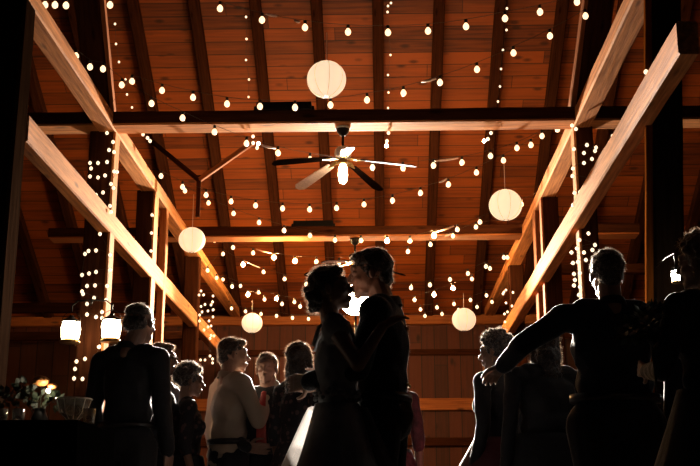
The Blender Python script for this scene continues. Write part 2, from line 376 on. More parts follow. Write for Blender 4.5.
# outer lofts: floor joists seen dimly beyond the rails
for x0, x1, y, z, lab in ((-6.9, XL-.2, 16.0, 3.2, 'dim cross rail deep in the left side bay'), (-6.9, XL-.2, 13.65, 3.15, 'dim cross rail nearer in the left side bay'), (XR+.2, 6.9, 16.0, 3.2, 'dim cross rail deep in the right side bay'), (XR+.2, 6.9, 13.65, 3.6, 'dim cross rail nearer in the right side bay')):
    beam('cross_rail', (x0, y, z), (x1, y, z), .1, .12, M['rafter'], lab, 'beam')
# loose boards lying on the ties
for y, lab in ((9.60, 'short black board lying on the middle tie beam, left of the big paper lantern'), (13.62, 'short black board lying on the farther tie beam, under the ceiling fan')):
    xc = -.88 + (.02 if y > 10 else 0)
    bm = bmesh.new(); box(bm, (-.25, -.09, 0), (.25, .09, .075), .006); box(bm, (-.275, -.07, 0), (.275, .07, .04), .004)
    tag(link('loose_board', bm, M['blackmetal'], loc=(xc, y, 4.152)), lab, 'board')

# ------------------------------------------------------------------ strings of lights
bm = bmesh.new(); lathe(bm, [(.001, -.029), (.011, -.026), (.020, -.017), (.0245, -.004), (.0235, .008), (.018, .018), (.012, .025), (.010, .031)], 12); 
BULB = link('light_bulb', bm, M['bulb'], smooth=True); BULB_ME = BULB.data; bpy.data.objects.remove(BULB)
bm = bmesh.new(); lathe(bm, [(.011, .028), (.0135, .030), (.0135, .056), (.008, .062), (.004, .064)], 10)
S_ = link('socket', bm, M['socket'], smooth=True); SOCK_ME = S_.data; bpy.data.objects.remove(S_)
bm = bmesh.new(); lathe(bm, [(.001, -.018), (.011, -.013), (.016, -.002), (.0145, .008), (.008, .015), (.004, .018)], 8)
F_ = link('fairy_bulb', bm, M['fairy'], smooth=True); FAIRY_ME = F_.data; bpy.data.objects.remove(F_)
BRIGHT_ME = BULB_ME.copy(); BRIGHT_ME.materials.clear(); BRIGHT_ME.materials.append(M['bright'])
BFAIRY_ME = FAIRY_ME.copy(); BFAIRY_ME.materials.clear(); BFAIRY_ME.materials.append(M['brightfairy'])
HALO = {(387, 241), (295, 261), (274, 257.5), (243, 264.5), (248, 294.5), (453, 288), (543.5, 194.5), (276.5, 298.5), (434, 294.5), (320, 308), (434, 235.5)}
def festoon(pts, d0, d1, label, left=None, right=None, sleeves=()):  # sleeves: lit stretches of cord, their shine painted as pale tubes
    """pts: pixels of the bulbs; the string hangs at depth d0 at its left end and d1 at its right end"""
    n = len(pts); P = []
    for (x, y) in pts:
        t = (x-pts[0][0])/(pts[-1][0]-pts[0][0]); P.append(at(x, y, d0+(d1-d0)*t))
    root = empty('string_light', P[0]); tag(root, label, 'string lights', 'swagged strings of round bulbs')
    W = []
    if left: W.append(Vector(left))
    top = [p+Vector((0, 0, .063)) for p in P]
    for i, p in enumerate(top):
        W.append(p)
        if i < n-1:
            g = (top[i+1]-p).length; W.append((p+top[i+1])/2 - Vector((0, 0, min(.03, .02*g))))
    if right: W.append(Vector(right))
    bm = bmesh.new(); tube(bm, [w-P[0] for w in W], .0022, 5); link('cord', bm, M['wire'], root, True)
    for (a_, b_) in sleeves:  # lit stretches of cord, highlights drawn as thicker pale tubes
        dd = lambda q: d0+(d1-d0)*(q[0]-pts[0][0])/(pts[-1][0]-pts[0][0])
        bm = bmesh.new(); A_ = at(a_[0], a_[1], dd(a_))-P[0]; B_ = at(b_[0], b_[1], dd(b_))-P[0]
        tube(bm, [A_, A_.lerp(B_, .5)-Vector((0, 0, .004)), B_], [.006, .011, .008], 6); link('cord_highlight', bm, M['cordshine'], root, True)['label'] = 'lit stretch of cord, its shine painted pale'
    for p, px_ in zip(P, pts):
        b = bpy.data.objects.new('light_bulb', BRIGHT_ME if px_ in HALO else BULB_ME); COL.objects.link(b); b.parent = root; b.location = p-P[0]
        s = bpy.data.objects.new('socket', SOCK_ME); COL.objects.link(s); s.parent = b
    return root
def le(y, z=4.08): return (XL, y, z)
def ri(y, z=4.08): return (XR, y, z)
festoon([(45, 5), (55, 5), (66, 5.5), (110, 5)], 8.0, 8.0, 'few round bulbs peeping under the dark tie beam at top left')
festoon([(220, 8.5), (262, 20), (305, 27.5), (348, 32), (388, 32.5), (428, 31), (466, 26.5), (505, 18.5), (540, 12), (577, 2)], 8.2, 8.2, 'string of round bulbs nearest the camera, carrying the big paper lantern', None, None, (((266, 14), (277, 16)), ((294, 20), (300, 22))))
festoon([(132, 81.5), (162, 90.5), (193, 97.5), (227, 104), (260, 106.5), (295, 107.5), (330.5, 105), (367, 100), (403.5, 93), (440, 82.5), (477, 69.5), (513.5, 53), (550, 36), (585.5, 16)], 9.1, 8.6, 'second string of round bulbs, passing just under the big paper lantern', le(9.3), None, (((421, 82), (436, 78.5)),))
festoon([(76, 56), (90, 67), (103, 69), (121.7, 85), (151.5, 103.5), (182.5, 118), (214.5, 132), (246.5, 143.5), (278, 153), (310, 159.5), (372.5, 167.5), (403, 168), (433.5, 165.5), (462, 162.5), (490.5, 156), (517, 148), (542, 136), (563.5, 124.5)], 8.8, 10.6, 'string of round bulbs passing through the lit ceiling fan', None, None, (((260, 144.5), (276, 148.5)), ((434, 161), (458, 158))))
festoon([(141, 163.5), (161, 176), (182.5, 187), (206, 195), (231, 201.5), (255.5, 205.5), (282.5, 208.5), (309.5, 209.5), (336.5, 208), (364, 204.5), (392.5, 200.5), (420.5, 193), (448.5, 184.5), (476.5, 172.5), (503.5, 160.5), (531, 145), (557.5, 129.5)], 11.6, 10.4, 'string of round bulbs sagging just below the fan\'s bright lamp', None, None, (((439, 182.5), (447, 178.5)),))
festoon([(185, 191), (208.5, 203), (233.5, 213.5), (259, 222.5), (284, 230.5), (310, 235.5), (335, 240), (361, 240.5), (387, 241), (410, 241), (434, 235.5), (457.5, 229.5), (480, 222), (521.5, 204.5), (543.5, 194.5)], 12.6, 12.4, 'string of round bulbs whose sag touches the orange underside of the farther tie beam', None, ri(12.3, 4.05), (((436, 232), (454, 226)),))
festoon([(214.5, 240.5), (233, 247.5), (253, 253), (274, 257.5), (295, 261), (316.5, 261.5), (339, 262.5), (408, 251.5), (430.5, 244.5), (453, 236), (476, 227)], 14.0, 13.2, 'string of round bulbs passing behind the groom\'s forehead', le(13.9), ri(13.0), (((256, 249), (271, 253)), ((445, 236), (451, 234))))
festoon([(207.5, 270.5), (223, 254), (243, 264.5), (263.5, 272), (284.5, 279), (306, 284.5), (411, 288), (430, 285), (450, 279.5), (468, 273.5), (486, 266.5), (504, 257.5)], 15.0, 14.0, 'string of round bulbs passing behind the bride\'s forehead', None, ri(13.9), (((247, 262), (260, 268)),))
festoon([(216.5, 278), (232, 286.5), (248, 294.5), (264.5, 299.5), (282, 304), (300, 306.5), (320, 308), (414.5, 300), (434, 294.5), (453, 288), (472, 279), (490, 268.5), (507.5, 257.5)], 15.8, 14.6, 'string of round bulbs level with the bride\'s chin', None, ri(14.5))
festoon([(223, 279.5), (240.5, 286), (258.5, 292.5), (276.5, 298.5), (294.5, 302), (420.5, 309.5), (437, 307.5), (454, 304), (470.5, 300), (486.5, 295.5)], 16.3, 16.0, 'string of smaller looking bulbs second lowest on the back wall side', le(16.2), ri(15.9))
festoon([(231.5, 308.5), (245.5, 311.5), (261, 314), (276.5, 316), (292.5, 318), (308.5, 319), (425, 316), (442, 314), (458.5, 310), (477, 307), (492, 302)], 17.2, 17.0, 'lowest and farthest string of bulbs, just above the boarded back wall', le(17.1), ri(16.9))

def fairy(P, label, helix=None, bright=()):
    root = empty('fairy_light_string', P[0]); tag(root, label, 'fairy lights', 'strings of small fairy bulbs')
    bm = bmesh.new(); tube(bm, [p-P[0]+Vector((0, 0, .016)) for p in (helix or P)], .0018, 4); link('wire', bm, M['wire'], root)
    for i_, p in enumerate(P):
        b = bpy.data.objects.new('fairy_bulb', BFAIRY_ME if i_ in bright else FAIRY_ME); COL.objects.link(b); b.parent = root; b.location = p-P[0]
def fr(pts, label, off=.22): fairy([at_roof(x, y, off) for x, y in pts], label)
def fp(pts, d, label, bright=()): fairy([at(x, y, d) for x, y in pts], label, None, bright)
fr([(115, 24), (116, 44), (119, 62), (125.5, 79.5), (127, 94.5), (132, 107.5)], 'fairy bulbs down the roof at far left, beside the left strut')
fr([(246, 17), (246.5, 39), (246, 60), (249, 79.5), (248.5, 97)], 'fairy bulbs down the roof left of the big paper lantern')
fr([(391, 3), (388, 6), (387.5, 12), (390.5, 55), (388, 75), (388.5, 92.5), (388, 108)], 'fairy bulbs down the roof right of the big paper lantern')
fr([(507, 8.5), (506.5, 30), (503, 50), (501, 69), (500, 86.5), (498, 101.5)], 'fairy bulbs down the roof at right, above the right paper lantern')
fp([(253, 136.5), (253, 143), (258.5, 143.5), (257, 148)], 9.9, 'cluster of four fairy bulbs under the middle tie beam, left of the fan', (2,))
fp([(388.5, 133), (387, 141), (386.5, 146)], 9.9, 'cluster of fairy bulbs under the middle tie beam, right of the fan', (2,))
fp([(491, 133), (488, 139), (484, 141)], 9.9, 'cluster of fairy bulbs under the middle tie beam, above the right paper lantern', (2,))
fp([(143, 134.5), (147.5, 138), (150, 141)], 9.9, 'three fairy bulbs under the left end of the middle tie beam')
fp([(612.5, 136), (614, 141), (618, 142)], 10.5, 'cluster of fairy bulbs between the two right timbers', (1,))
fp([(646, 72), (643.5, 90), (640.5, 105)], 7.0, 'three fairy bulbs down the tall right post')
fp([(572, 125.5), (576, 129), (574, 149), (587, 145), (584, 153), (596, 147.5), (595, 151), (592, 159), (584, 163), (573, 168.5), (572.5, 176), (592, 180.5), (591, 188), (580, 192), (574.5, 193), (573, 205)], 9.5, 'fairy bulbs round the upper half of the right post, above the lower rail')
fp([(588.5, 233.5), (579.5, 240), (595, 245), (577, 248.5), (592.5, 250), (584, 252.5), (571.5, 252.5), (586, 260), (578, 262), (573, 263), (574, 274), (580, 273), (575, 280), (574, 285.5), (580, 287), (579, 295)], 9.5, 'fairy bulbs round the lower half of the right post, beside the suited man\'s head')
fp([(107, 133), (113, 142), (109, 150), (114, 152)], 9.6, 'fairy bulbs where the left loft beam meets the lit post')
fp([(107, 162), (98, 163), (90, 163), (91, 168.5), (90, 176.5), (98, 177.5), (105, 175.5), (114, 171.5), (117, 172), (111, 184), (113.5, 188), (103, 192.5), (96, 195), (110, 206), (111, 212)], 9.55, 'fairy bulbs round the left post between its two long timbers')
fp([(100, 234), (110, 255), (96, 250.5), (88.5, 251), (85, 254), (82, 275), (89, 273.5), (96, 272), (110, 270), (107, 286), (95, 285.5), (87, 286), (82, 291.5), (83, 294), (94, 298), (106, 300), (87, 304), (87, 314.5), (96, 317), (102, 312), (102, 318)], 9.55, 'fairy bulbs round the left post below the lower rail')
fp([(85, 359), (76.5, 361.5), (75, 369), (74, 378.5), (82.5, 379), (92, 376), (99, 347), (97, 358)], 9.55, 'fairy bulbs low on the left post, under the lanterns')
fp([(152, 215), (151.5, 233), (151, 251)], 11.45, 'three tiny fairy bulbs on the left post pair')
fp([(201, 291), (199, 295), (203.5, 295), (213, 296), (212.5, 302), (205, 304.5), (211, 305), (201, 306.5), (202, 312), (208, 311), (213, 310), (199.5, 315), (213, 317), (209, 321), (199.5, 321), (211, 326), (208, 327), (204, 330), (214, 336), (211, 335.5), (210, 338.5), (210, 356), (200.5, 360), (205, 360), (212.5, 359), (212.5, 363)], 14.4, 'dense column of fairy bulbs on the farthest left post')
fp([(504, 292), (503, 294), (506, 290), (513, 292.5), (506, 303), (512, 306), (504.5, 314), (507.5, 312), (512, 317), (505, 322), (508, 330)], 15.0, 'dense column of fairy bulbs on the farthest right post')

# ------------------------------------------------------------------ paper lanterns
def lantern(px, py, d, up, label, r=.153):
    c = at(px, py, d); root = empty('paper_lantern', c); tag(root, label, 'lantern', 'round white paper lanterns')
    bm = bmesh.new(); prof = []
    nr = 26
    for k in range(nr*2+1):
        t = -PI/2+.16 + (PI-.32)*k/(nr*2); rr = r*math.cos(t)*(1+(.012 if k % 2 else 0)); prof.append((rr, r*.97*math.sin(t)))
    lathe(bm, prof, 40, cap=False); link('paper_shade', bm, M['paper'], root, True)
    bm = bmesh.new()
    for z in (prof[0], prof[-1]): 
        tube(bm, [(z[0]*math.cos(2*PI*k/20), z[0]*math.sin(2*PI*k/20), z[1]) for k in range(21)], .003, 5)
    link('wire_hoop', bm, M['wire'], root)
    bm = bmesh.new(); 
    for k in range(4):
        a = PI/2*k+.4; tube(bm, [(.02*math.cos(a), .02*math.sin(a), r*.95)]+[((r-.004)*math.cos(t)*math.cos(a), (r-.004)*math.cos(t)*math.sin(a), (r-.004)*.97*math.sin(t)) for t in [1.3-2.6*i/16 for i in range(17)]], .0016, 4)
    link('inner_frame', bm, M['wire'], root)
    bm = bmesh.new()
    for k in range(8):
        a = PI/4*k+.2; tube(bm, [((r+.001)*math.cos(t)*math.cos(a), (r+.001)*math.cos(t)*math.sin(a), (r+.001)*.97*math.sin(t)) for t in [1.4-2.8*i/20 for i in range(21)]], .0015, 4)
    link('paper_seams', bm, M['seam'], root)
    bm = bmesh.new(); tube(bm, [(0, 0, r*.9), (0, 0, up)], .003, 5); link('hanging_cord', bm, M['cord'], root)
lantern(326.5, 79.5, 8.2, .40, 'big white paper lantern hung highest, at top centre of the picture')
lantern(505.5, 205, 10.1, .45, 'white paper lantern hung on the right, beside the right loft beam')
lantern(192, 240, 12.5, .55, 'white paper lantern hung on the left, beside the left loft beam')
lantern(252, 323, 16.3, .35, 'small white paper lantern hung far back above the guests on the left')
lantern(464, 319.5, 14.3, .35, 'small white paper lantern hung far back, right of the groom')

# ------------------------------------------------------------------ ceiling fans
def fan(px, d, rot, label, bulb=True, pale=(0, 2, 3)):
    x = at(px, 128 if d < 12 else 238, d).x; root = empty('ceiling_fan', (x, d, ZB-.005), rot); tag(root, label, 'ceiling fan')
    bm = bmesh.new(); lathe(bm, [(.066, .0), (.064, -.02), (.052, -.05), (.03, -.075), (.012, -.085)], 24); link('canopy', bm, M['blackmetal'], root, True)
    bm = bmesh.new(); lathe(bm, [(.072, -.004), (.072, -.014), (.066, -.02), (.064, -.004)], 24); link('canopy_ring', bm, M['whitemetal' if bulb else 'blackmetal'], root, True)
    bm = bmesh.new(); tube(bm, [(0, 0, -.07), (0, 0, -.20)], .012, 10); link('downrod', bm, M['blackmetal'], root, True)
    bm = bmesh.new(); lathe(bm, [(.02, -.185), (.05, -.192), (.072, -.21), (.078, -.25), (.07, -.285), (.045, -.305), (.02, -.31)], 8); link('motor_housing', bm, M['whitemetal' if bulb else 'blackmetal'], root)
    bm = bmesh.new(); lathe(bm, [(.03, -.305), (.042, -.315), (.042, -.345), (.025, -.355)], 20); link('switch_cup', bm, M['brass'], root, True)
    for k in range(5):
        a = 2*PI*k/5; ca, sa = math.cos(a), math.sin(a); R = Matrix.Rotation(a, 3, 'Z')
        bm = bmesh.new(); n = 14; tops = []; bots = []
        for i in range(n+1):
            u = i/n; xx = .17+u*.50; w = .036+.020*math.sin(min(1, u*1.1)*PI*.5); 
            if u > .9: w *= math.sqrt(max(.05, 1-((u-.9)/.1)**2*.85))
            tl = .16
            row = [Vector((xx, -w, -.325-.10*u - w*tl)), Vector((xx, w, -.325-.10*u + w*tl))]
            tops.append([bm.verts.new(R @ (p+Vector((0, 0, .004)))) for p in row]); bots.append([bm.verts.new(R @ (p-Vector((0, 0, .004)))) for p in row])
        for i in range(n):
            bm.faces.new((tops[i][0], tops[i+1][0], tops[i+1][1], tops[i][1])); bm.faces.new((bots[i][1], bots[i+1][1], bots[i+1][0], bots[i][0]))
            for j in (0, 1): bm.faces.new((tops[i][j], bots[i][j], bots[i+1][j], tops[i+1][j]))
        for i in (0, n): bm.faces.new((tops[i][0], tops[i][1], bots[i][1], bots[i][0]))
        bl = link('blade', bm, M['blade_brown'] if (bulb and k == 3) else M['blade_lit'] if k in pale else M['blade_dark'], root)  # light and shade on the blades put into their colours
        bl['label'] = 'blade coloured as lit' if (k in pale and k != 3) else 'dark blade'
        bm = bmesh.new(); tube(bm, [R @ Vector((.05, 0, -.305)), R @ Vector((.11, .02, -.318)), R @ Vector((.2, 0, -.332))], .009, 6); tube(bm, [R @ Vector((.05, 0, -.305)), R @ Vector((.11, -.02, -.318)), R @ Vector((.2, 0, -.332))], .009, 6)
        link('blade_iron', bm, M['brass'], bl)
    if bulb:
        bm = bmesh.new(); lathe(bm, [(.001, -.535), (.022, -.53), (.036, -.505), (.042, -.46), (.040, -.40), (.030, -.365), (.022, -.352)], 20); link('lamp_globe', bm, M['fanbulb'], root, True)['label'] = 'glowing white lamp globe'
    return root
fan(343, 9.63, math.radians(132), 'ceiling fan with glowing lamp hung from the middle tie beam')
fan(355, 13.65, math.radians(20), 'unlit farther ceiling fan half hidden behind the groom\'s head', False, ())

# ------------------------------------------------------------------ flash on its stand behind the couple
fc = at(355, 300, 14.45)
root = empty('flash_lamp', (fc.x, fc.y, 0)); tag(root, 'round white flash glowing between the couple\'s faces, on a tall black stand', 'flash lamp')
bm = bmesh.new(); g = bmesh.ops.create_uvsphere(bm, u_segments=32, v_segments=20, radius=.2)
link('diffuser_dome', bm, M['flash'], root, True, loc=(0, 0, fc.z))
bm = bmesh.new(); data = [(Vector((0, y, fc.z-.0)), r, r, Vector((1, 0, 0)), Vector((0, 0, 1))) for y, r in ((.10, .15), (.12, .19), (.22, .12), (.30, .07), (.42, .07), (.43, .05))]; rings(bm, data, 24); link('lamp_housing', bm, M['blackmetal'], root, True)
bm = bmesh.new(); tube(bm, [(0, .34, .7), (0, .34, fc.z-.06)], .014, 10); tube(bm, [(0, .34, .35), (0, .34, 1.9)], .019, 10); link('stand_pole', bm, M['blackmetal'], root, True)
for k in range(3):
    a = 2*PI*k/3+.5; bm = bmesh.new(); tube(bm, [(0, .34, .75), (.48*math.cos(a), .34+.48*math.sin(a), .012)], .011, 8); tube(bm, [(0, .34, .38), (.24*math.cos(a), .34+.24*math.sin(a), .37)], .008, 8); link('leg', bm, M['blackmetal'], root, True)

ld = bpy.data.lights.new('flash_beam', 'SPOT'); ld.energy = 3300; ld.color = (1, .80, .58); ld.spot_size = math.radians(124); ld.spot_blend = .6; ld.shadow_soft_size = .06
lo = bpy.data.objects.new('flash_beam', ld); COL.objects.link(lo); lo.parent = root; lo.location = (0, -.27, fc.z); lo.rotation_euler = (math.radians(68), 0, PI)
ld = bpy.data.lights.new('flash_core', 'SPOT'); ld.energy = 28000; ld.color = (1, .90, .80); ld.spot_size = math.radians(40); ld.spot_blend = .9; ld.shadow_soft_size = .06
lo = bpy.data.objects.new('flash_core', ld); COL.objects.link(lo); lo.parent = root; lo.location = (0, -.27, fc.z); lo.rotation_euler = (math.radians(79), 0, PI)
# ------------------------------------------------------------------ hanging candle lanterns
def candle_lantern(px, py, d, w, h, label, m='candle', hook=True, side=1):
    c = at(px, py, d); root = empty('hanging_lantern', c); tag(root, label, 'lantern')
    bm = bmesh.new(); lathe(bm, [(.2*w, -h*.5), (.55*w, -h*.5), (.55*w, -h*.42), (.46*w, -h*.36), (.2*w, -h*.36)], 20); link('base', bm, M['brass'], root, True)
    bm = bmesh.new(); lathe(bm, [(.44*w, -h*.36), (.52*w, -h*.1), (.54*w, h*.1), (.48*w, h*.36)], 24); link('glowing_glass', bm, M[m], root, True)
    bm = bmesh.new(); lathe(bm, [(.56*w, h*.36), (.5*w, h*.42), (.2*w, h*.54), (.1*w, h*.62), (.02, h*.64)], 20); link('cap', bm, M['blackmetal'], root, True)
    for k in range(4):
        a = PI/4+PI/2*k; bm = bmesh.new(); tube(bm, [(.55*w*math.cos(a), .55*w*math.sin(a), -h*.42), (.60*w*math.cos(a), .60*w*math.sin(a), 0), (.52*w*math.cos(a), .52*w*math.sin(a), h*.4)], .0035, 5); link('guard_rod', bm, M['blackmetal'], root)
    bm = bmesh.new(); tube(bm, [(.5*w*math.cos(t), 0, h*.45+.45*w*math.sin(t)) for t in [PI*k/12 for k in range(13)]], .003, 5); link('bail_handle', bm, M['blackmetal'], root)
    return c
c1 = candle_lantern(70.5, 331, 9.35, .155, .21, 'glowing lantern hung left of the fairy-lit left post')
c2 = candle_lantern(111, 329.5, 9.35, .155, .215, 'glowing lantern hung right of the left post, by the bald man')
px0 = XL-.13
bm = bmesh.new(); yb = 9.35
tube(bm, [(c1.x, yb, c1.z+.165), (c1.x, yb, c1.z+.22), (c1.x+.05, yb, c1.z+.26), ((c1.x+c2.x)/2, yb, c1.z+.27), (c2.x-.05, yb, c1.z+.26), (c2.x, yb, c1.z+.22), (c2.x, yb, c2.z+.16)], .007, 6)
tube(bm, [((c1.x+c2.x)/2, yb, c1.z+.27), (px0, 9.66, c1.z+.27)], .008, 6)
tag(link('lantern_bracket', bm, M['blackmetal'], None, True), 'black iron bracket on the left post carrying both lanterns', 'bracket')
c3 = candle_lantern(676, 276, 6.6, .05, .085, 'small white lamp glowing beside the curly-haired woman at far right', 'whitelamp')
bm = bmesh.new(); tube(bm, [(c3.x, 6.6, c3.z+.06), (c3.x, 6.6, c3.z+.14), (c3.x, 6.8, c3.z+.16), (c3.x, 7.06, c3.z+.16)], .003, 6)
tag(link('lamp_hook', bm, M['blackmetal'], None, True), 'black hook holding the small white lamp at right', 'hook')

# ------------------------------------------------------------------ people
def rotm(yaw, pitch, roll=0): return (Matrix.Rotation(yaw, 3, 'Z') @ Matrix.Rotation(pitch, 3, 'X') @ Matrix.Rotation(roll, 3, 'Y'))
def hand(bm, w, d, n, s=1, curl=.35, side=1):
    """palm, four unequal fingers, thumb; w wrist, d pointing direction, n palm normal, side: thumb side"""
    d = Vector(d).normalized(); n = Vector(n); n = (n-d*n.dot(d)).normalized(); t = d.cross(n)*side
    w = Vector(w)
    for k, o in enumerate((-.030, -.010, .011, .031)):
        capsule(bm, w+t*(o*.55*s)+d*(.0*s), w+d*(.088*s)+t*(o*s), .014*s, .0115*s, 8)
    for o, Ln in ((-.033, .062), (-.011, .076), (.0115, .082), (.034, .070)):
        p = w+d*(.088*s)+t*(o*s); dd = d.copy(); 
        for j, f in enumerate((.45, .32, .23)):
            dd = (dd+n*curl*(1 if j else .6)).normalized(); q = p+dd*(Ln*f*s*1.05); capsule(bm, p, q, (.0092-.0008*j)*s, (.0086-.0009*j)*s, 8); p = q
    p = w+d*(.02*s)+t*(.026*s); q = p+(d*.6+t*.75+n*.25).normalized()*(.045*s); capsule(bm, p, q, .014*s, .011*s, 8)
    q2 = q+(d*.95+t*.25+n*.3).normalized()*(.034*s); capsule(bm, q, q2, .0105*s, .009*s, 8)
    q3 = q2+(d+n*.4).normalized()*(.024*s); capsule(bm, q2, q3, .009*s, .0075*s, 8)

def head_parts(bm, T, fem):
    def E(c, r, rr=None): 
        R = T.to_3x3(); ball(bm, T @ Vector(c), r, R if rr is None else R @ rr)
    E((0, -.014, .030), (.073, .092, .084)); E((0, .022, -.022), (.060, .064, .088))
    E((0, .040, -.080), (.042 if fem else .047, .044, .028)); E((0, .068, -.100), (.016, .018, .015))
    E((0, .076, .030), (.048, .018, .022)); E((0, .060, -.03), (.050, .03, .03))
    capsule(bm, T @ Vector((0, .088, .010)), T @ Vector((0, .110, -.026)), .007, .0115, 8)
    for s in (-1, 1):
        E((s*.011, .098, -.032), (.008, .010, .007)); E((s*.031, .076, .002), (.014, .012, .010)); E((s*.075, -.006, -.012), (.008, .018, .030), Matrix.Rotation(-.3*s, 3, 'Z'))
        E((s*.036, .056, -.032), (.022, .022, .02))
    E((0, .092, -.056), (.021, .010, .006)); E((0, .091, -.067), (.019, .0105, .007)); E((0, .080, -.080), (.014, .010, .008))

def hair_parts(bm, T, style):
    R = T.to_3x3(); rnd = random.Random(hash(style) % 1 + 3)
    def E(c, r): ball(bm, T @ Vector(c), r, R)
    if style == 'short':
        E((0, -.024, .040), (.080, .092, .084)); E((0, .045, .085), (.052, .042, .026)); E((0, -.062, -.02), (.058, .045, .055))
    elif style == 'groom':
        E((0, -.022, .042), (.081, .096, .086)); E((0, .040, .088), (.050, .038, .024)); E((0, .070, .084), (.032, .016, .014)); E((0, -.064, -.025), (.056, .044, .055))
        for s in (-1, 1): E((s*.070, .008, .002), (.010, .016, .035))
    elif style == 'balding':
        E((0, -.055, -.006), (.079, .060, .056)); E((0, -.03, .055), (.074, .080, .055))
    elif style == 'curly':
        for i in range(150):
            a = rnd.uniform(0, 2*PI); u = rnd.uniform(-.45, 1); rr = math.sqrt(max(0, 1-u*u)); x, y, z = rr*math.cos(a), rr*math.sin(a), u
            if y > .45 and z < .45: continue
            E((x*.096, -.022+y*.106, .034+z*.103), rnd.uniform(.013, .021))
        E((0, -.03, .036), (.090, .098, .094))
    elif style == 'bun':
        E((0, -.018, .038), (.082, .088, .086)); E((0, .03, .082), (.058, .052, .030)); E((0, -.068, -.018), (.062, .040, .052))
        for i in range(46):
            a = rnd.uniform(0, 2*PI); E((math.cos(a)*.05, -.086+rnd.uniform(-.026, .026), -.030+math.sin(a)*.052), rnd.uniform(.013, .022))
        E((.0, -.07, -.082), (.03, .022, .026)); E((0, -.055, -.062), (.045, .03, .04))
    elif style == 'long':
        E((0, -.022, .036), (.086, .098, .090)); E((0, -.045, -.08), (.090, .062, .13)); E((0, -.06, -.20), (.088, .048, .13)); E((0, -.07, -.30), (.070, .036, .09))
        for s in (-1, 1): E((s*.068, .01, -.06), (.026, .035, .12))
    elif style == 'bob':
        E((0, -.022, .038), (.086, .098, .090)); E((0, -.045, -.03), (.088, .070, .075))
        for s in (-1, 1): E((s*.068, .0, -.03), (.024, .045, .065))

